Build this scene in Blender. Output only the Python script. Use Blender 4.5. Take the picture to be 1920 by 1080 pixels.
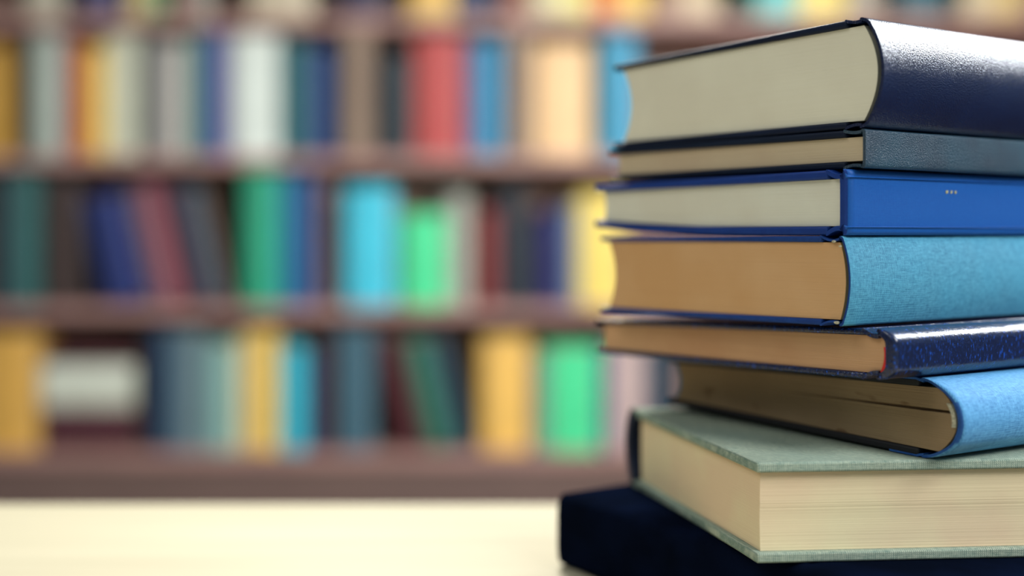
import bpy, bmesh, math, random
from mathutils import Vector, Matrix
random.seed(7)
C = bpy.context.scene.collection
for o in list(bpy.data.objects): bpy.data.objects.remove(o)

# ---------------------------------------------------------------- camera, sky, lights, exposure
CAMZ, F, PX, PY = 0.942, 2080.0, 600.0, 440.0      # lens in pixels of the 1920x1080 frame, centre of projection
S = 2.57                                            # distance of the shelved spines
TABLE = 0.75
cam_d = bpy.data.cameras.new('camera'); cam = bpy.data.objects.new('camera', cam_d); C.objects.link(cam)
cam.location = (0, 0, CAMZ); cam.rotation_euler = (math.pi/2, 0, 0)
cam_d.sensor_width = 36; cam_d.lens = F/1920*36
cam_d.shift_x = (960-PX)/1920; cam_d.shift_y = -(540-PY)/1920
cam_d.clip_start = 0.02
cam_d.dof.use_dof = True; cam_d.dof.focus_distance = 0.522; cam_d.dof.aperture_fstop = 1.65
bpy.context.scene.camera = cam

w = bpy.data.worlds.new('world'); bpy.context.scene.world = w; w.use_nodes = True
bgn = w.node_tree.nodes['Background']; bgn.inputs[0].default_value = (0.66, 0.86, 1.0, 1); bgn.inputs[1].default_value = 0.30

def area(name, loc, target, sx, sy, power, col, spread=180):
    d = bpy.data.lights.new(name, 'AREA'); d.shape = 'RECTANGLE'; d.size = sx; d.size_y = sy
    d.energy = power; d.color = col; d.spread = math.radians(spread)
    o = bpy.data.objects.new(name, d); C.objects.link(o); o.location = loc
    o.rotation_euler = (Vector(target)-Vector(loc)).to_track_quat('-Z', 'Y').to_euler()
    return o
area('back_key_light', (0.25, 1.85, 2.05), (0.3, 0.65, 0.8), 0.5, 0.4, 19, (1.0, 0.98, 0.92), 110)  # unseen key lamp added high behind the stack to brighten table and covers
area('right_highlight_lamp', (1.95, 1.40, 2.05), (0.38, 0.6, 0.98), 1.0, 0.7, 25, (0.94, 0.98, 1.0), 120)  # added area lamp, placed for the highlight along the glossy top spine
area('front_fill_light', (1.3, -0.5, 2.3), (0.38, 0.55, 0.9), 0.8, 0.8, 12, (0.98, 0.99, 1.0), 90)  # added fill lamp out of view, for the spines and front fore-edge
area('shelf_fill_light', (1.6, 0.0, 1.95), (0.85, 2.57, 1.2), 1.0, 0.8, 19, (1.0, 0.97, 0.93), 85)  # added fill for the shelves; its spread keeps it off the stack
area('left_fill_light', (-1.3, 0.1, 2.6), (0.1, 0.6, 0.9), 1.2, 1.2, 19, (1.0, 0.97, 0.92), 180)  # added soft fill from high left for the page ends, no real fixture

vs = bpy.context.scene.view_settings
vs.view_transform = 'Standard'; vs.look = 'None'; vs.gamma = 1; vs.use_curve_mapping = False; vs.exposure = 0.0

# ---------------------------------------------------------------- helpers
def lin(h):
    if isinstance(h, tuple): return h
    v = [int(h[i:i+2], 16)/255 for i in (0, 2, 4)]
    return tuple((c/12.92 if c <= 0.04045 else ((c+0.055)/1.055)**2.4) for c in v)

class NT:
    def __init__(s, name, rough=0.6, spec=0.5, coat=0.0):
        s.m = bpy.data.materials.new(name); s.m.use_nodes = True
        s.t = s.m.node_tree; s.b = s.t.nodes['Principled BSDF']
        s.b.inputs['Roughness'].default_value = rough
        s.b.inputs['Specular IOR Level'].default_value = spec
        s.b.inputs['Coat Weight'].default_value = coat
        s.tc = s.t.nodes.new('ShaderNodeTexCoord')
    def n(s, typ, **kw):
        x = s.t.nodes.new('ShaderNode'+typ)
        for k, v in kw.items(): setattr(x, k, v)
        return x
    def l(s, a, b): s.t.links.new(a, b)
    def mapping(s, scale):
        m = s.n('Mapping'); m.inputs['Scale'].default_value = scale; s.l(s.tc.outputs['Object'], m.inputs['Vector']); return m.outputs[0]
    def noise(s, vec, scale, detail=4, rough=0.55):
        x = s.n('TexNoise'); x.inputs['Scale'].default_value = scale; x.inputs['Detail'].default_value = detail
        x.inputs['Roughness'].default_value = rough; s.l(vec, x.inputs['Vector']); return x.outputs['Fac']
    def ramp(s, fac, stops, mode='LINEAR'):
        r = s.n('ValToRGB'); r.color_ramp.interpolation = mode; e = r.color_ramp.elements
        while len(e) < len(stops): e.new(0.5)
        for i, (p, c) in enumerate(stops):
            e[i].position = p; c = lin(c); e[i].color = (c[0], c[1], c[2], 1)
        s.l(fac, r.inputs[0]); return r.outputs[0]
    def math(s, op, a, b=None):
        x = s.n('Math', operation=op)
        for i, v in enumerate((a, b)):
            if v is None: continue
            if isinstance(v, (int, float)): x.inputs[i].default_value = v
            else: s.l(v, x.inputs[i])
        return x.outputs[0]
    def mix(s, fac, a, b, typ='MIX'):
        x = s.n('Mix', data_type='RGBA', blend_type=typ)
        for i, v in ((0, fac), (6, a), (7, b)):
            if isinstance(v, (int, float)): x.inputs[i].default_value = v
            elif isinstance(v, (str, tuple)): c = lin(v); x.inputs[i].default_value = (c[0], c[1], c[2], 1)
            else: s.l(v, x.inputs[i])
        return x.outputs[2]
    def color(s, out): s.l(out, s.b.inputs['Base Color'])
    def bump(s, h, dist, strength=1.0):
        x = s.n('Bump'); x.inputs['Distance'].default_value = dist; x.inputs['Strength'].default_value = strength
        s.l(h, x.inputs['Height']); s.l(x.outputs[0], s.b.inputs['Normal'])

def mat_plain(name, col, rough=0.6, var=0.12, scale=30):
    k = NT(name, rough); c = lin(col)
    f = k.noise(k.tc.outputs['Object'], scale)
    k.color(k.ramp(f, [(0.3, tuple(x*(1-var) for x in c)), (0.7, tuple(min(1, x*(1+var)) for x in c))]))
    return k.m

def mat_wood(name, a, b, rough, stretch=(1.5, 22, 22), spec=0.5):
    k = NT(name, rough, spec); v = k.mapping(stretch)
    f = k.noise(v, 3.0, 6, 0.6)
    k.color(k.ramp(f, [(0.3, a), (0.7, b)])); k.bump(f, 0.0006, 0.4)
    return k.m

def mat_pages(name, base, dark, warm, lines=2600, stain=None, strength=1.0):
    """paper edges: hair lines that follow the sheets, foxing, gentle tint drift"""
    k = NT(name, 0.85, 0.2)
    v = k.mapping((4, 4, lines/2)); f = k.noise(v, 1.0, 2, 0.7)
    v2 = k.mapping((3, 3, 650)); f2 = k.noise(v2, 1.0, 3, 0.6)
    f3 = k.noise(k.tc.outputs['Object'], 14, 3)
    col = k.mix(k.ramp(f3, [(0.35, (0, 0, 0)), (0.65, (1, 1, 1))]), base, warm)
    d1 = k.ramp(f, [(0.25, (1, 1, 1)), (0.42, (0, 0, 0))])
    d2 = k.ramp(f2, [(0.28, (1, 1, 1)), (0.40, (0, 0, 0))])
    a1 = k.math('MULTIPLY', d1, 0.35*strength); a2 = k.math('MULTIPLY', d2, 0.45*strength)
    col = k.mix(k.math('MAXIMUM', a1, a2), col, dark)
    if stain:
        f4 = k.noise(k.mapping((60, 60, 110)), 1.0, 1, 0.4)
        st = k.ramp(f4, [(0.68, (0, 0, 0)), (0.73, (1, 1, 1))])
        col = k.mix(k.math('MULTIPLY', st, 0.5), col, stain)
    k.color(col)
    k.bump(k.math('ADD', f, k.math('MULTIPLY', f2, 2.0)), 0.00012*strength, 0.8)
    return k.m

def mat_weave(name, light, dark, pitch=0.0009, rough=0.75, contrast=1.0, skew=0.0, sheen=0.0, drift=None, bumpd=0.00012):
    """woven book cloth: over and under threads with slubs"""
    k = NT(name, rough, 0.25)
    k.b.inputs['Sheen Weight'].default_value = sheen
    wob = k.noise(k.tc.outputs['Object'], 90, 2)
    sep = k.n('SeparateXYZ'); k.l(k.tc.outputs['Object'], sep.inputs[0])
    q = 2*math.pi/pitch
    off = k.math('MULTIPLY', wob, pitch*1.2)
    xz = k.math('ADD', k.math('ADD', sep.outputs[0], sep.outputs[2]), off)
    yy = k.math('ADD', k.math('ADD', sep.outputs[1], k.math('MULTIPLY', xz, skew)), off)
    s1 = k.math('SINE', k.math('MULTIPLY', xz, q)); s2 = k.math('SINE', k.math('MULTIPLY', yy, q))
    chk = k.math('MULTIPLY', s1, s2)
    g = k.math('ADD', k.math('MULTIPLY', chk, 0.26), k.math('ADD', k.math('MULTIPLY', s1, 0.07), k.math('MULTIPLY', s2, 0.17)))
    slub = k.noise(k.mapping((1300, 260, 1300)), 1.0, 2)
    slub2 = k.noise(k.mapping((300, 1400, 300)), 1.0, 2)
    h = k.math('ADD', k.math('ADD', g, 0.5), k.math('MULTIPLY', k.math('SUBTRACT', k.math('ADD', slub, slub2), 1.0), 0.55))
    lo = 0.5-0.42/contrast; hi = 0.5+0.42/contrast
    fac = k.ramp(h, [(max(0, lo), (0, 0, 0)), (min(1, hi), (1, 1, 1))])
    col = k.mix(fac, dark, light)
    if drift:
        f = k.noise(k.tc.outputs['Object'], 22, 3)
        col = k.mix(k.math('MULTIPLY', k.ramp(f, [(0.35, (0, 0, 0)), (0.7, (1, 1, 1))]), 0.3), col, drift)
    k.color(col); k.bump(h, bumpd, 0.8)
    return k.m

def mesh_obj(name, verts, faces, mat, parent=None, smooth=False, bevel=0.0, seg=2, sub=0):
    me = bpy.data.meshes.new(name); me.from_pydata([tuple(v) for v in verts], [], faces)
    bm = bmesh.new(); bm.from_mesh(me); bmesh.ops.recalc_face_normals(bm, faces=bm.faces); bm.to_mesh(me); bm.free()
    me.materials.append(mat)
    if smooth:
        for p in me.polygons: p.use_smooth = True
        try: me.set_sharp_from_angle(angle=math.radians(40))
        except Exception: pass
    o = bpy.data.objects.new(name, me); C.objects.link(o)
    if parent: o.parent = parent
    if bevel:
        b = o.modifiers.new('bevel', 'BEVEL'); b.width = bevel; b.segments = seg; b.limit_method = 'ANGLE'; b.angle_limit = math.radians(50)
        b.harden_normals = False
    return o

def box(name, x0, x1, y0, y1, z0, z1, mat, parent=None, bevel=0.0):
    v = [(x, y, z) for z in (z0, z1) for (x, y) in ((x0, y0), (x1, y0), (x1, y1), (x0, y1))]
    f = [(3, 2, 1, 0), (4, 5, 6, 7), (0, 1, 5, 4), (1, 2, 6, 5), (2, 3, 7, 6), (3, 0, 4, 7)]
    return mesh_obj(name, v, f, mat, parent, bevel=bevel)

def thing(name, label, cat, loc=(0, 0, 0), rot=(0, 0, 0), group=None):
    o = bpy.data.objects.new(name, None); C.objects.link(o); o.empty_display_size = 0.05
    o.location = loc; o.rotation_euler = rot; o['label'] = label; o['category'] = cat
    if group: o['group'] = group
    return o

def structure(o): o['kind'] = 'structure'; return o

def wx(px, Y=S): return (px-PX)/F*Y
def wz(py, Y=S): return CAMZ-(py-PY)/F*Y

# ---------------------------------------------------------------- room shell
M_wall = mat_plain('wall_paint', '94847a', 0.9, 0.05, 3)
M_floor = mat_wood('floor_wood', '5a4234', '7a5c48', 0.5, (1.2, 14, 14))
floor = structure(box('floor', -3, 3, -1.5, 3.0, -0.04, 0.0, M_floor))
for i in range(24):                                                 # floor boards proud of the screed
    x = -3+0.25*i
    b = box('floor_board', x+0.002, x+0.248, -1.5, 3.0, 0.0, 0.004, M_floor, floor)
structure(box('wall_back', -3, 3, 3.0, 3.1, 0.0, 2.9, M_wall))
structure(box('wall_left', -3.1, -3, -1.5, 3.0, 0.0, 2.9, M_wall))
# right wall around its window opening, one mesh
def frame_wall():
    bm = bmesh.new()
    def bx(y0, y1, z0, z1):
        r = bmesh.ops.create_cube(bm, size=1)
        for v in r['verts']: v.co = Vector((3.05+v.co.x*0.1, (y0+y1)/2+v.co.y*(y1-y0), (z0+z1)/2+v.co.z*(z1-z0)))
    bx(-1.5, -0.3, 0, 2.9); bx(1.5, 3.0, 0, 2.9); bx(-0.3, 1.5, 0, 0.95); bx(-0.3, 1.5, 2.55, 2.9)
    me = bpy.data.meshes.new('wall_right'); bm.to_mesh(me); bm.free(); me.materials.append(M_wall)
    o = bpy.data.objects.new('wall_right', me); C.objects.link(o); return o
structure(frame_wall())
M_frame = mat_plain('window_paint', 'dedccf', 0.5, 0.03, 5)
def window():
    bm = bmesh.new()
    def bx(y0, y1, z0, z1):
        r = bmesh.ops.create_cube(bm, size=1)
        for v in r['verts']: v.co = Vector((3.05+v.co.x*0.06, (y0+y1)/2+v.co.y*(y1-y0), (z0+z1)/2+v.co.z*(z1-z0)))
    for y in (-0.3, 0.575, 1.45): bx(y, y+0.05, 0.95, 2.55)
    for z in (0.95, 2.5): bx(-0.25, 1.45, z, z+0.05)
    me = bpy.data.meshes.new('window_1'); bm.to_mesh(me); bm.free(); me.materials.append(M_frame)
    o = bpy.data.objects.new('window_1', me); C.objects.link(o); return o
structure(window())

# ---------------------------------------------------------------- table
M_table = mat_wood('pale_birch', 'a8a086', 'b2aa90', 0.6, (1.0, 16, 16), 0.25)
tb = thing('table', 'pale cream wooden table top in the foreground under the stack of books', 'table', (0.1, 0.33, 0))
TFAR = 0.192*F/(943-PY)
box('table_top', -1.15, 0.48, -0.45, TFAR-0.33, TABLE-0.03, TABLE, M_table, tb, 0.003)
for sx in (-1, 1):
    for sy in (-0.4, TFAR-0.33-0.08):
        box('leg', (-1.1 if sx < 0 else 0.37), (-1.04 if sx < 0 else 0.43), sy-0.0, sy+0.06, 0.004, TABLE-0.03, M_table, tb, 0.003)

# ---------------------------------------------------------------- bookcase
M_case = mat_wood('bookcase_wood', 'a07a72', 'b88e84', 0.5, (2, 18, 18))
M_back = mat_wood('bookcase_back', '907264', 'a08070', 0.7, (18, 18, 2))
SF = S-0.02; BD = 0.24
M_base = mat_wood('base_panel_wood', '64504a', '745e56', 0.6, (2, 18, 18))
M_div = mat_wood('divider_wood', '86705e', '96806c', 0.55, (18, 18, 2))
XL, XR = wx(-260), wx(2080)
bc = thing('bookcase', 'tall mauve-brown wooden bookcase full of coloured books, blurred behind the table', 'bookcase', ((XL+XR)/2, SF, 0.004))
def bbox(name, x0, x1, y0, y1, z0, z1, mat=None, bevel=0.002):
    mat = mat or M_case
    ox, oy = (XL+XR)/2, SF
    return box(name, x0-ox, x1-ox, y0-oy, y1-oy, z0-0.004, z1-0.004, mat, bc, bevel)
ROWB = {0: 34, 1: 292, 2: 573, 3: 846}
BT = 0.026
for k in range(4): bbox('shelf', XL, XR, SF, SF+BD, wz(ROWB[k])-BT, wz(ROWB[k]))
ztop = wz(-225)
bbox('top_panel', XL, XR, SF-0.005, SF+BD, ztop, ztop+BT)
for x in (XL-BT, XR): bbox('side_panel', x, x+BT, SF-0.005, SF+BD, 0.004, ztop+BT)
bbox('back_panel', XL, XR, SF+BD, SF+BD+0.01, 0.004, ztop+BT, M_back)
bbox('base_panel', XL, XR, SF+0.012, SF+0.03, 0.004, wz(ROWB[3])-BT, M_base)
DIV = {1: [(648, 698), (955, 993)], 2: [(600, 628)], 3: [], 0: []}
for r, ds in DIV.items():
    for a, b in ds:
        bbox('divider', wx(a), wx(b), SF+(0.006 if r == 1 else 0.12), SF+BD, wz(ROWB[r]), wz(ROWB[r-1])-BT, M_div if r == 1 else M_case)

# ---------------------------------------------------------------- shelved books
M_paper_bg = mat_plain('shelf_book_pages', 'cfc6ac', 0.9, 0.06, 60)
cloth_cache = {}
def cloth(col):
    if col not in cloth_cache: cloth_cache[col] = mat_plain('book_cloth_'+col, col, 0.55, 0.08, 18)
    return cloth_cache[col]
def case_mesh(name, wd, h, d, col, parent):
    """C shaped case: rounded spine towards -y, two boards"""
    t = min(0.0028, wd*0.12); r = min(0.006, wd*0.14); n = 7
    out = [(0, d)]; inn = [(t, d)]
    for i in range(n+1):
        a = i/n; x = a*wd; y = 0.006-0.006*(1-(2*a-1)**2)**0.5-r*(1-(2*a-1)**2)+r
        out.append((x, y)); inn.append((t+a*(wd-2*t), y+t))
    out.append((wd, d)); inn.append((wd-t, d))
    prof = out+inn[::-1]; N = len(prof); M = len(out)
    v = [(x, y, z) for z in (0, h) for x, y in prof]; f = []
    for i in range(N): f.append((i, (i+1) % N, N+(i+1) % N, N+i))
    for i in range(M-1):
        a, b, c, e = i, i+1, N-2-i, N-1-i
        f.append((a, b, c, e)); f.append((N+a, N+b, N+c, N+e))
    mesh_obj(name, v, f, cloth(col), parent, smooth=True)
def shelf_book(px, wpx, hpx, row, col, label, lean=0.0, d=0.17, back=0.0):
    wd = wpx/F*S-0.0006; h = hpx/F*S
    o = thing('book', label, 'book', (wx(px), S+back, wz(ROWB[row])+0.0004), (0, -math.radians(lean), 0), GROUPS[row])
    case_mesh('cover', wd, h, d, col, o)
    t = min(0.0028, wd*0.12)+0.0002
    box('page_block', t, wd-t, 0.010, d-0.004, 0.003, h-0.003, M_paper_bg, o)
    return o
GROUPS = {0: 'books on the cut-off top shelf', 1: 'books on the upper shelf', 2: 'books on the middle shelf', 3: 'books on the lower shelf'}
SH = {0: 'cut-off top shelf', 1: 'upper shelf', 2: 'middle shelf', 3: 'lower shelf'}
# (left px, right px, top px, colour, label)
rows = {0: [
 (45, 112, -170, 'b5b09a', 'cream book, first from the left on the cut-off top shelf'),
 (140, 176, -160, '3c3450', 'dark purple book right of the leftmost cream book, cut-off top shelf'),
 (176, 216, -185, '4a4a78', 'blue-violet book beside the dark purple one, cut-off top shelf'),
 (232, 276, -150, 'c4b078', 'dull yellow book left of a green one, cut-off top shelf'),
 (276, 312, -170, '5f9468', 'green book on the left half of the cut-off top shelf'),
 (320, 348, -160, '8c5850', 'dull red book right of the green one, cut-off top shelf'),
 (350, 395, -180, '9a9488', 'grey book left of the wide gap, cut-off top shelf'),
 (468, 588, -175, 'c4b89c', 'broad cream book above the white book, cut-off top shelf'),
 (638, 722, -165, '2a2444', 'near-black violet book above the tan divider, cut-off top shelf'),
 (768, 852, -180, 'e0b860', 'deep yellow book above the red book, cut-off top shelf'),
 (858, 925, -165, '26385c', 'navy book right of the deep yellow one, cut-off top shelf'),
 (945, 992, -185, '9a6a5c', 'dull rose-brown book right of the navy one, cut-off top shelf'),
 (998, 1052, -160, 'd4cca4', 'pale cream book above the peach book, cut-off top shelf'),
 (1052, 1108, -180, 'e4dc8c', 'lemon yellow book left of the orange one, cut-off top shelf'),
 (1112, 1158, -165, 'e0824c', 'orange book on the cut-off top shelf'),
 (1158, 1220, -180, 'ecc868', 'golden yellow book right of the orange one, cut-off top shelf'),
 (1236, 1284, -170, 'a88c78', 'tan book left of a beige one above the stack, cut-off top shelf'),
 (1284, 1352, -185, 'ccba98', 'beige book above the left side of the stack, cut-off top shelf'),
 (1422, 1500, -165, '6cc0bc', 'light turquoise book on the cut-off top shelf above the stack'),
 (1500, 1592, -180, 'ecd678', 'broad pale yellow book right of the turquoise one, cut-off top shelf'),
 (1600, 1660, -170, 'a8a090', 'grey-beige book right of the broad pale yellow one, cut-off top shelf'),
 (1694, 1782, -175, '1e5866', 'dark teal book above the top book of the stack, cut-off top shelf'),
 (1812, 1868, -165, 'ccbc98', 'sand-coloured book near the right edge, cut-off top shelf'),
 (1868, 1930, -180, 'd2b878', 'ochre book at the right edge, cut-off top shelf')],
1: [
 (-40, 10, 85, 'c89838', 'mustard book cut off by the left edge, upper shelf'),
 (52, 114, 62, 'acb8ac', 'pale grey-green book near the left edge, upper shelf'),
 (116, 136, 70, '9c5862', 'thin dull pink book left of the orange one, upper shelf'),
 (136, 160, 84, 'd07428', 'thin orange book on the upper shelf'),
 (160, 196, 88, 'ecc860', 'bright yellow book right of the orange one, upper shelf'),
 (196, 258, 62, 'd0d2b8', 'cream book between bright yellow and slate ones, upper shelf'),
 (262, 283, 66, '34444c', 'thin dark slate book on the upper shelf'),
 (286, 346, 78, 'b0aca4', 'grey book right of the thin slate one, upper shelf'),
 (350, 384, 60, '588c84', 'sage green book left of the indigo ones, upper shelf'),
 (384, 404, 58, '4c62a0', 'thin mid blue book left of the indigo one, upper shelf'),
 (404, 424, 56, '4c3c94', 'thin indigo book left of the broad white one, upper shelf'),
 (430, 522, 62, 'dce6dc', 'broad white book on the upper shelf'),
 (524, 572, 76, '226468', 'dark teal-green book right of the broad white one, upper shelf'),
 (572, 628, 88, '163c70', 'dark blue book left of the tan divider, upper shelf'),
 (710, 774, 102, '142630', 'near-black book right of the tan divider, upper shelf'),
 (778, 868, 66, 'b44442', 'broad red book on the upper shelf'),
 (868, 884, 84, '702c5c', 'thin purple book right of the broad red one, upper shelf'),
 (884, 946, 74, '3488b0', 'blue book right of the red and purple ones, upper shelf'),
 (1002, 1110, 82, 'ecc490', 'broad peach book on the upper shelf'),
 (1132, 1200, 64, '3c98bc', 'sky blue book half behind the top of the stack, upper shelf')],
2: [
 (-30, 14, 330, '1c2e38', 'near-black teal book cut off by the left edge, middle shelf'),
 (14, 70, 318, '2e6462', 'tall grey-teal book at the left edge, middle shelf'),
 (82, 142, 338, '3e2e2a', 'dark brown upright book left of the leaning row, middle shelf'),
 (456, 516, 318, '1ea47c', 'green book right of the leaning books, middle shelf'),
 (516, 540, 322, '1890a0', 'thin teal book between green and blue ones, middle shelf'),
 (540, 588, 328, '205690', 'mid blue book left of the dark divider, middle shelf'),
 (646, 742, 350, '3cc4dc', 'bright cyan book on the middle shelf'),
 (754, 838, 400, '46dc96', 'short bright mint green book on the middle shelf'),
 (840, 884, 362, 'a8aca0', 'pale grey book right of the bright mint one, middle shelf'),
 (892, 936, 392, '7a302e', 'dark red book on the right half of the middle shelf'),
 (938, 990, 352, '182832', 'tall near-black book right of the dark red one, middle shelf'),
 (990, 1014, 420, '2a2a3c', 'short charcoal book left of the navy one, middle shelf'),
 (1014, 1056, 396, '141a60', 'deep navy book on the right half of the middle shelf'),
 (1058, 1086, 384, '6c8098', 'slate blue book left of the yellow one beside the stack, middle shelf'),
 (1088, 1178, 362, 'f0d66c', 'broad yellow book half behind the stack, middle shelf')],
3: [
 (-40, 72, 626, 'deac50', 'golden ochre book at the left edge, lower shelf'),
 (262, 288, 612, '14141e', 'black book right of the flat-lying books, lower shelf'),
 (288, 318, 618, '1a4468', 'dark blue book between black and slate ones, lower shelf'),
 (318, 382, 622, '627c84', 'slate grey book left of the pale teal one, lower shelf'),
 (386, 436, 644, '88b4ac', 'pale teal book on the lower shelf'),
 (436, 462, 632, 'd0cca4', 'thin cream book left of the yellow one, lower shelf'),
 (462, 520, 620, 'ecc460', 'yellow book between cream and cyan ones, lower shelf'),
 (522, 574, 648, '30b8cc', 'bright cyan book on the lower shelf'),
 (574, 590, 664, '3c5484', 'thin blue-violet book right of the cyan one, lower shelf'),
 (594, 622, 630, '44222a', 'dark maroon upright book left of the slate blue one, lower shelf'),
 (630, 702, 616, '3c6474', 'slate blue book that the leaning maroon one rests against, lower shelf'),
 (906, 996, 634, 'f0c060', 'broad golden yellow book in the right half, lower shelf'),
 (1000, 1024, 664, '7c9090', 'thin grey book between yellow and mint green ones, lower shelf'),
 (1028, 1126, 650, '46dc96', 'broad bright mint green book on the lower shelf'),
 (1126, 1144, 654, '16508c', 'thin blue book right of the mint green one, lower shelf'),
 (1146, 1212, 640, 'c8b0ac', 'pale mauve book below the overhang of the stack, lower shelf'),
 (1214, 1272, 645, '12384c', 'dark petrol blue book right of the pale mauve one, lower shelf')]}
for r, lst in rows.items():
    for i, (a, b, t, col, lab) in enumerate(lst):
        shelf_book(a, b-a, ROWB[r]-t, r, col, lab, back=0.004*(i % 3), d=0.16+0.012*(i % 4))
def lean_run(x, row, items, ang):
    for wpx, hpx, col, lab in items:
        shelf_book(x, wpx, hpx, row, col, lab, lean=ang)
        x += wpx/math.cos(math.radians(ang))+0.4
lean_run(186, 2, [
 (24, 200, '121c44', 'dark navy leaning book, first of the leaning row on the middle shelf'),
 (62, 205, '0e2a70', 'broad royal blue leaning book on the middle shelf'),
 (16, 200, '38204c', 'thin dark purple leaning book on the middle shelf'),
 (12, 226, '7c7074', 'thin grey leaning book left of the dusty pink one, middle shelf'),
 (38, 228, '945260', 'dusty pink leaning book on the middle shelf'),
 (28, 226, '50121e', 'dark maroon leaning book right of the pink one, middle shelf'),
 (44, 222, '284458', 'dark slate blue leaning book on the middle shelf'),
 (12, 222, '7c685c', 'thin taupe leaning book, last of the leaning row on the middle shelf')], 12.5)
lean_run(754, 3, [
 (46, 216, '4c141e', 'dark maroon leaning book on the lower shelf'),
 (48, 208, '2a6c58', 'dark green leaning book on the lower shelf'),
 (34, 212, '244658', 'dark slate blue leaning book left of the golden yellow one, lower shelf')], 13.0)
# three books lying flat
def flat_book(x0, x1, y0, y1, col, lab):
    wd = (y1-y0)/F*S-0.0004; h = (x1-x0)/F*S
    o = thing('book', lab, 'book', (wx(x0), S, wz(y0)), (0, math.pi/2, 0), 'books lying flat at the left of the lower shelf')
    case_mesh('cover', wd, h, 0.17, col, o)
    box('page_block', 0.003, wd-0.003, 0.010, 0.166, 0.003, h-0.003, M_paper_bg, o)
flat_book(82, 256, 768, 845.6, '4a1c28', 'dark maroon book lying flat at the bottom, lower shelf')
flat_book(78, 252, 684, 767.6, 'd4dac8', 'white book lying flat between two maroon ones, lower shelf')
flat_book(84, 254, 660, 683.6, '4c2028', 'thin dark maroon book lying flat on the white one, lower shelf')

# ---------------------------------------------------------------- the stack of books
def smooth_noise(n, amp, step=6):
    k = [random.uniform(-1, 1) for _ in range(n//step+3)]
    return [amp*(k[i//step]*(1-(i % step)/step)+k[i//step+1]*(i % step)/step) for i in range(n)]

def page_block(root, W, y0, y1, lo, hi, r_back, r_fore, mat, layers=70, jit=0.00012, crack=None, x_back=0.0, endwave=0.0):
    """lo(x), hi(x): inner faces of the two boards; sheets follow the round back and the hollow fore-edge"""
    verts = []; faces = []
    fw = smooth_noise(layers+1, endwave, 22)
    for i in range(layers+1):
        s = i/layers; c = 1-(2*s-1)**2
        xb = x_back-r_back*c+random.uniform(-1, 1)*jit*0.3; xf = W-r_fore*c+random.uniform(-1, 1)*jit+fw[i]
        ya = y0+random.uniform(-1, 1)*jit*0.6; yb = y1+random.uniform(-1, 1)*jit*0.6
        xs = [xb, xb+0.004, xb+0.02, xb+(xf-xb)*0.55, xf]
        ins = [0]*5
        if crack and i in crack: ins = [0.003, 0.004, 0.0025, 0, 0]
        ring = [(x, ya+(ins[k] if False else 0), lo(x)+(hi(x)-lo(x))*s) for k, x in enumerate(xs)]
        ring += [(x, yb-ins[k], lo(x)+(hi(x)-lo(x))*s) for k, x in reversed(list(enumerate(xs)))]
        verts += ring
    N = 10
    for i in range(layers):
        for k in range(N):
            a = i*N+k; b = i*N+(k+1) % N; faces.append((a, b, b+N, a+N))
    faces.append(tuple(range(N))); faces.append(tuple(range(layers*N, layers*N+N)))
    return mesh_obj('page_block', verts, faces, mat, root)

def extrude_profile(name, outer, inner, ys, mat, root, bevel, warp=None, lab=None, capmat=None):
    """strip between outer and inner path in x-z, swept along y"""
    prof = outer+inner[::-1]; N = len(prof); M = len(outer); verts = []; faces = []
    for y in ys:
        for (x, z) in prof:
            if warp: x, z = warp(x, y, z)
            verts.append((x, y, z))
    for j in range(len(ys)-1):
        for i in range(N):
            a = j*N+i; b = j*N+(i+1) % N; faces.append((a, b, b+N, a+N))
    for j in (0, len(ys)-1):
        for i in range(M-1): faces.append((j*N+i, j*N+i+1, j*N+N-2-i, j*N+N-1-i))
    o = mesh_obj(name, verts, faces, mat, root, smooth=True, bevel=bevel, seg=3)
    if capmat:
        o.data.materials.append(capmat)
        for p in o.data.polygons:
            if abs(p.normal.y) > 0.9: p.material_index = 1
    if lab: o['label'] = lab
    return o

def offset_path(p, t):
    out = []
    for i, (x, z) in enumerate(p):
        a = p[max(0, i-1)]; b = p[min(len(p)-1, i+1)]
        dx, dz = b[0]-a[0], b[1]-a[1]; l = math.hypot(dx, dz) or 1
        out.append((x+dz/l*t, z-dx/l*t))
    return out

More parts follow.
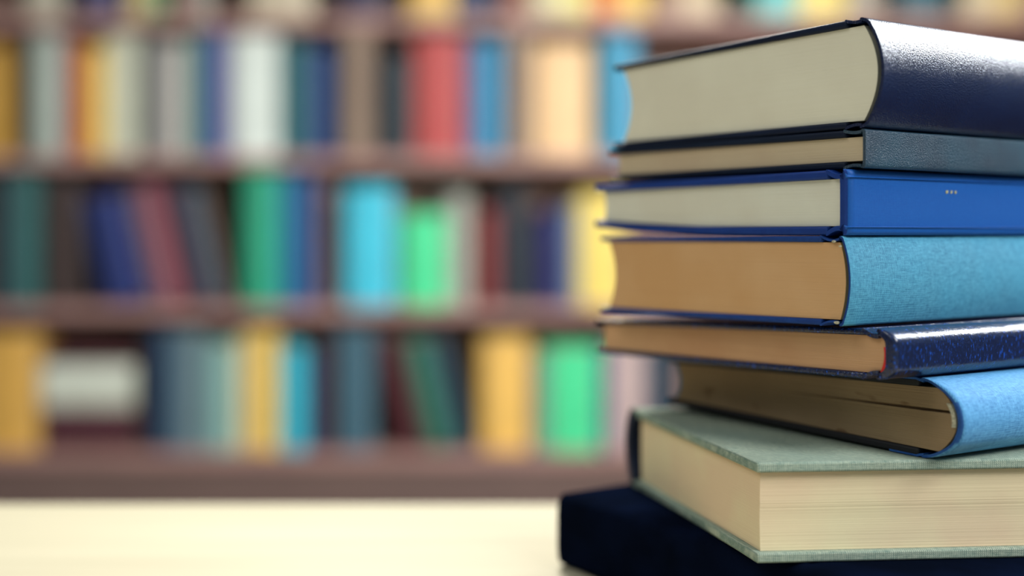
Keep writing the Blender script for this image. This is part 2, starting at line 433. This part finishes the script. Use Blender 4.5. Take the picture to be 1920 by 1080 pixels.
def big_book(label, px, Yn, z0, z1, f0, f1, theta, W, L, mats, b=0.003, sq=0.003, r=0.004, pback=None, rf=0.004,
             joint=0.007, groove=0.0012, cover_x=0.010, spine_t=0.0014, side=-1, u=None, jit=0.00012, layers=70,
             corner=0.002, endround=0.0, xback=None, crack=None, headband=None, spine_label=None, pb_wave=0.0, wob=0.0002, endsq=None, low_pow=1.0, fsq=0.006):
    """z0,z1: underside and top at the spine; f0,f1: at the fore-edge (relative to the lens).
    local x: spine to fore-edge; near end at y=0; book runs to side*L"""
    if u is None: u = (-math.cos(theta), math.sin(theta))
    X = (px-PX)/F*Yn
    o = thing('book', label, 'book', (X, Yn, CAMZ+z0), (0, 0, math.atan2(u[1], u[0])), 'books in the foreground stack')
    T = z1-z0; d0 = f0-z0; d1 = f1-z0
    lo = lambda x: d0*(max(x, 0)/W)**low_pow
    hi = lambda x: T+(d1-T)*max(x, 0)/W
    ya, yb = (-L, 0) if side < 0 else (0, L)
    ny = 24; ys = [ya+(yb-ya)*i/ny for i in range(ny+1)]
    # boards
    for nm, fz, sgn in (('front_cover', hi, -1), ('back_cover', lo, 1)):
        n = 14; outer = []; inner = []
        for i in range(n+1):
            x = cover_x+(W-cover_x)*i/n; bow = 0.0004*math.sin(i/n*math.pi)*(-sgn)*0
            outer.append((x, fz(x)+bow)); inner.append((x, fz(x)+sgn*b+bow))
        extrude_profile(nm, outer, inner, ys, mats['board'], o, min(0.0011, b*0.38))
    # spine strip with the two joints: starts over the top board, dips, rounds the back, dips, ends over the lower board
    pts = []
    def seam(x): return 0.0 if x >= joint+0.003 else 0
    def zt(x):
        if x > joint+0.003: return 0.00025
        a = (joint+0.003-x)/(joint+0.003)
        return -groove*math.sin(min(1, a)*math.pi)**1.0
    xs = [mats.get('quarter', cover_x+0.001), joint+0.003, joint+0.001, joint-0.001, joint-0.003, joint-0.0045, 0.0018]
    hsets = []
    hs = max(0.0020, corner-0.0004)
    for fz, sg in ((hi, 1), (lo, -1)):
        xx = [hs+(xs[0]-hs)*i/12 for i in range(13)] + [xs[0]]
        op = [(x, fz(x)+sg*zt(x)) for x in sorted(set(xx+[q_ for q_ in xs if hs < q_ < xs[0]]), reverse=True)]
        ip = [(x, z-sg*min(spine_t, 0.0022)) for x, z in op]
        hsets.append((op, ip))
    pts.append((corner+0.0006, hi(corner)+zt(corner+0.0006)*0.5))
    n = 48
    for i in range(n+1):                                # round back
        s = 0.5-0.5*math.cos(i/n*math.pi); a = 2*s-1
        e = 2.0 if r > 0.0035 else 4.0
        bulge = (1-abs(a)**e)*r
        cr = corner
        zz = T*(1-s)
        # soften the corners
        k = min(1.0, min(s, 1-s)*T/max(cr, 1e-5)); xx = cr*(1-math.sqrt(max(0, 1-(1-k)**2)))
        pts.append((xx-bulge, zz))
    pts.append((corner+0.0006, lo(corner)-zt(corner+0.0006)*0.5))
    pts = [p for i, p in enumerate(pts) if i == 0 or math.hypot(p[0]-pts[i-1][0], p[1]-pts[i-1][1]) > 0.00012]
    inner = offset_path(pts, spine_t)
    if inner[len(pts)//2][0] < pts[len(pts)//2][0]: inner = offset_path(pts, -spine_t)
    ph = random.random()*6
    def warp(x, y, z):
        e = min(abs(y-ya), abs(yb-y))
        a = wob*(math.sin(y*90+z*60+ph)+0.6*math.sin(y*210+ph*2))
        if x < 0.001: x += a*0.5
        rw = max(0.0, 1-max(x, 0)/max(corner, 0.003))
        if endround and e < endround and rw > 0:
            x += endround*(1-math.sqrt(max(0, 1-(1-e/endround)**2)))*0.9*rw
        return x, z
    sy = sorted(set([ya+k*0.0005 for k in range(9)]+[yb-k*0.0005 for k in range(9)]+ys))
    extrude_profile('spine', pts, inner, sy, mats['spine'], o, 0.0, warp, spine_label, mats.get('cap'))
    for op, ip in hsets: extrude_profile('hinge', op, ip, [ya+0.0001]+ys[1:-1]+[yb-0.0001], mats.get('hinge', mats.get('cap', mats['spine'])), o, 0.0)
    q = sq
    il = lambda x: lo(x)+b+0.0001; ih = lambda x: hi(x)-b-0.0001
    rb = pback if pback is not None else max(0, r-spine_t-0.0004)
    xb = xback if xback is not None else (spine_t+0.0008 if r < 0.0035 else spine_t+0.0012)
    y0, y1 = ya+q, yb-q
    if endsq is not None:
        if side < 0: y1 = yb-endsq
        else: y0 = ya+endsq
    page_block(o, W-fsq, y0, y1, il, ih, rb, rf, mats['pages'], layers, jit, crack, xb, pb_wave)
    if headband:
        s = -1 if side < 0 else 1; ye = y1 if side < 0 else y0
        v = []; f = []; m = 14
        for i in range(m+1):
            t = headband[1]+(headband[2]-headband[1])*i/m; c = 1-(2*t-1)**2
            z = il(0)+(ih(0)-il(0))*t; x = xb-rb*c
            for (dx, dy) in ((-0.0002, -0.0008), (0.0016, -0.0008), (0.0016, 0.0012), (-0.0002, 0.0012)):
                v.append((x+dx, ye+(dy if side < 0 else -dy), z))
        for i in range(m):
            for k in range(4): f.append((i*4+k, i*4+(k+1) % 4, i*4+4+(k+1) % 4, i*4+4+k))
        f.append((0, 1, 2, 3)); f.append((m*4, m*4+1, m*4+2, m*4+3))
        hb = mesh_obj('headband', v, f, headband[0], o, smooth=True); hb['label'] = headband[3]
    return o

TH = math.radians(60.3)
# materials of the stack
def mat_leather(name, col, hi, rough, scale, dist, coat=0.0, spec=0.6):
    k = NT(name, rough, spec, coat)
    v = k.n('TexVoronoi'); v.inputs['Scale'].default_value = scale; k.l(k.tc.outputs['Object'], v.inputs['Vector'])
    f = k.noise(k.tc.outputs['Object'], scale*0.8, 3); f2 = k.noise(k.tc.outputs['Object'], 25, 3)
    k.color(k.mix(k.ramp(f2, [(0.4, (0, 0, 0)), (0.7, (1, 1, 1))]), col, hi))
    k.bump(k.math('ADD', k.math('MULTIPLY', v.outputs['Distance'], 1.0), f), dist, 0.7)
    return k.m
M_b1 = mat_leather('navy_leather', '08183a', '0a1e44', 0.26, 1500, 0.0002, 0.0)
M_b1e = mat_leather('navy_leather_board', '07132a', '091a36', 0.55, 700, 0.0001, spec=0.2)
M_b2 = mat_leather('dark_petrol_cloth', '0a2c40', '124054', 0.38, 2000, 0.0003)
M_b2e = mat_leather('dark_petrol_board', '06142a', '081a30', 0.6, 1500, 0.0001, spec=0.2)
M_b3 = mat_weave('royal_blue_cloth', '1458a4', '0d4690', 0.0006, 0.5, 0.8, bumpd=0.00006, sheen=0.0)
M_b3e = mat_weave('royal_blue_board', '123c88', '0c2c70', 0.0006, 0.55, 0.8, bumpd=0.00006, sheen=0.0)
M_b4 = mat_weave('lit_blue_linen', '62b0cc', '0e4a70', 0.00085, 0.7, 1.3, bumpd=0.00014, drift='3c9cc0')  # spine linen coloured lighter, with the light it catches painted in
M_b4e = mat_weave('shaded_blue_linen', '16448e', '0e2f6c', 0.00085, 0.7, 1.0, sheen=0.0)  # same linen with shade painted in, for boards, hinges and end caps
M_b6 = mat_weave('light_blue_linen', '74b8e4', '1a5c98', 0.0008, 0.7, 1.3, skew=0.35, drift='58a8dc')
M_b6e = mat_weave('darker_cloth_blue', '3468ac', '173c7c', 0.0008, 0.7, 1.0)  # darker blue of the spine cloth, on hinges and end caps
M_b6b = mat_plain('black_board', '0b0d12', 0.7, 0.2, 80)
M_b7 = mat_weave('grey_green_linen', 'b6bca6', '526c62', 0.00095, 0.8, 1.5, drift='8ca89c', bumpd=0.0002)
M_b7s = mat_plain('navy_spine_cloth', '16223c', 0.6, 0.15, 80)
def mat_speckle():
    k = NT('speckled_blue_leatherette', 0.27, 0.6, 0.0)
    f = k.noise(k.mapping((700, 1000, 380)), 1.0, 3, 0.6)
    f2 = k.noise(k.mapping((420, 260, 420)), 1.0, 2)
    k.color(k.ramp(f, [(0.48, '08183a'), (0.60, '0a2250'), (0.70, '1850b4')]))
    k.bump(k.math('ADD', f, k.math('MULTIPLY', f2, 2)), 0.0002, 0.6)
    return k.m
M_b5 = mat_speckle()
M_b8 = mat_leather('midnight_cloth', '070c18', '0a1226', 0.9, 900, 0.0001, spec=0.0)
M_pale = mat_plain('frayed_thread', 'b8b49c', 0.9, 0.35, 900)
M_red = mat_plain('red_headband', 'c01a10', 0.6, 0.1, 200)
P1 = mat_pages('cream_pages', 'e0dcc6', 'b0a68c', 'd8d2bc', strength=0.25)
P2 = mat_pages('pinkish_pages', 'c4b496', '8c7c62', 'bca88c', strength=0.4)
P3 = mat_pages('grey_cream_pages', 'd8d8c8', '97927c', 'd0ccba', strength=0.4)
P4 = mat_pages('tan_pages', 'cca478', '946a44', 'c49868', strength=0.3)
P5 = mat_pages('ochre_pages', 'c49c74', '8c6440', 'b88c66', strength=0.5)
P6 = mat_pages('old_brown_pages', '9c8464', '644f38', '8c7456', strength=0.8, stain='5c3c24')
P7 = mat_pages('straw_pages', 'dcd0a8', 'b09e78', 'd8c09e', strength=0.22)

big_book('thick dark navy leather-bound book with rounded glossy spine, topmost of the stack', 1625, 0.508,
         0.0491, 0.1000, 0.0503, 0.0988, TH, 0.160, 0.24, dict(board=M_b1e, spine=M_b1, pages=P1),
         b=0.0034, r=0.0085, rf=0.006, groove=0.0010, corner=0.003, jit=0.00005, layers=60, sq=0.0035, endsq=0.002)
big_book('thin dark petrol-blue book with flat spine, second from top of the stack', 1622, 0.508,
         0.0306, 0.0486, 0.0312, 0.0498, TH, 0.163, 0.235, dict(board=M_b2e, spine=M_b2, pages=P2),
         b=0.0034, r=0.0003, rf=0.001, groove=0.0008, corner=0.0014, jit=0.00005, layers=30, endsq=0.002)
big_book('royal blue cloth book with flat spine and pale pages, third from top of the stack', 1592, 0.510,
         -0.0003, 0.0303, 0.0045, 0.0290, TH, 0.165, 0.235, dict(board=M_b3e, spine=M_b3, pages=P3, cap=M_b3e),
         b=0.0042, low_pow=4.0, r=0.0004, rf=0.001, groove=0.0022, corner=0.0022, endround=0.0034, spine_t=0.0050, jit=0.00006, layers=40, cover_x=0.011, joint=0.008, endsq=0.0025)
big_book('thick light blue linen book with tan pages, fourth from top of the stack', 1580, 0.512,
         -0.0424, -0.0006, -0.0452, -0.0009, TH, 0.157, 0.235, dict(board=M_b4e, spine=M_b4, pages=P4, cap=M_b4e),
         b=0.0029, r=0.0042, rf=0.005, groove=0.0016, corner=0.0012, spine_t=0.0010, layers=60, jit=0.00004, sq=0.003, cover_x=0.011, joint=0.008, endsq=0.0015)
big_book('dark blue speckled glossy book with red headband, fifth from top of the stack', 1668, 0.500,
         -0.0662, -0.0428, -0.0716, -0.0508, math.radians(62), 0.193, 0.24, dict(board=M_b5, spine=M_b5, pages=P5),
         b=0.0030, r=0.0032, rf=-0.0, groove=0.0022, corner=0.006, endround=0.0025, spine_t=0.0030, layers=40, cover_x=0.013, joint=0.010,
         pback=0.0022, headband=(M_red, 0.03, 0.7, 'red fabric headband'), endsq=0.002)
big_book('light blue cloth-spined book with brown stained pages, third from bottom of the stack', 1768, 0.506,
         -0.1034, -0.0664, -0.1004, -0.0722, math.radians(63), 0.172, 0.23, dict(board=M_b6b, spine=M_b6, pages=P6, quarter=0.027, cap=M_b6e),
         b=0.0038, r=0.010, rf=0.004, groove=0.0010, endround=0.002, corner=0.010, spine_t=0.0012, layers=60, crack=(38, 39), cover_x=0.012, joint=0.009,
         headband=(M_pale, 0.42, 0.78, 'frayed pale headband'), spine_label='light blue cloth spine', endsq=0.001)
big_book('grey-green linen book with straw-coloured fore-edge to the front, second from bottom of the stack', 1182, 0.667,
         -0.1497, -0.1037, -0.1497, -0.1037, 0, 0.163, 0.26, dict(board=M_b7, spine=M_b7s, pages=P7, quarter=0.012, hinge=M_b7),
         b=0.0048, r=0.009, pback=0.001, rf=0.001, groove=0.0, corner=0.003, spine_t=0.006, xback=0.011, side=1, u=(0.075, -1.0), layers=110, jit=0.00003, sq=0.0028, fsq=0.0028,
         spine_label='dark navy cloth spine', pb_wave=0.0004, endsq=0.003)
u8 = (math.sin(TH), math.cos(TH))
big_book('midnight navy book at the bottom of the stack, its spine facing left', 1050, 0.643,
         -0.192, -0.1499, -0.192, -0.1499, 0, 0.175, 0.26, dict(board=M_b8, spine=M_b8, pages=P2),
         b=0.0035, r=0.002, groove=0.0006, corner=0.005, side=-1, u=u8, joint=0.008)

# three worn gilt specks on the flat spine of the royal blue book
bk = [o for o in bpy.data.objects if o.get('label', '').startswith('royal blue cloth book')][0]
M_gilt = mat_plain('worn_gilt', 'a8a470', 0.5, 0.3, 900)
for dy, wy in ((0.0, 0.0018), (0.0040, 0.0013), (0.0075, 0.0013)):
    v = []; y0 = -0.0745-dy
    for z, x in ((0.0206, 0), (0.0219, 0)):
        v += [(-0.0007, y0, z), (-0.0007, y0-wy, z+0.0002), (-0.0001, y0-wy, z+0.0002), (-0.0001, y0, z)]
    sp = mesh_obj('gilt_speck', v, [(0, 1, 2, 3), (4, 5, 6, 7), (0, 1, 5, 4), (1, 2, 6, 5), (2, 3, 7, 6), (3, 0, 4, 7)], M_gilt, bk)

# bare pale tips where the cloth of the light blue book has worn through at the joints
bk = [o for o in bpy.data.objects if o.get('label', '').startswith('thick light blue linen')][0]
for (x, z, sc) in ((0.0045, 0.0392, 1.0), (0.0012, 0.0370, 0.7), (0.0030, 0.0016, 1.2)):
    bm = bmesh.new(); bmesh.ops.create_icosphere(bm, subdivisions=2, radius=0.0008*sc)
    for v in bm.verts:
        v.co = Vector((x+v.co.x*1.5, 0.0+v.co.y*0.6, z+v.co.z*0.8)) + Vector((random.uniform(-1, 1), 0, random.uniform(-1, 1)))*0.00012
    me = bpy.data.meshes.new('worn_tip'); bm.to_mesh(me); bm.free(); me.materials.append(M_pale)
    o = bpy.data.objects.new('worn_tip', me); C.objects.link(o); o.parent = bk
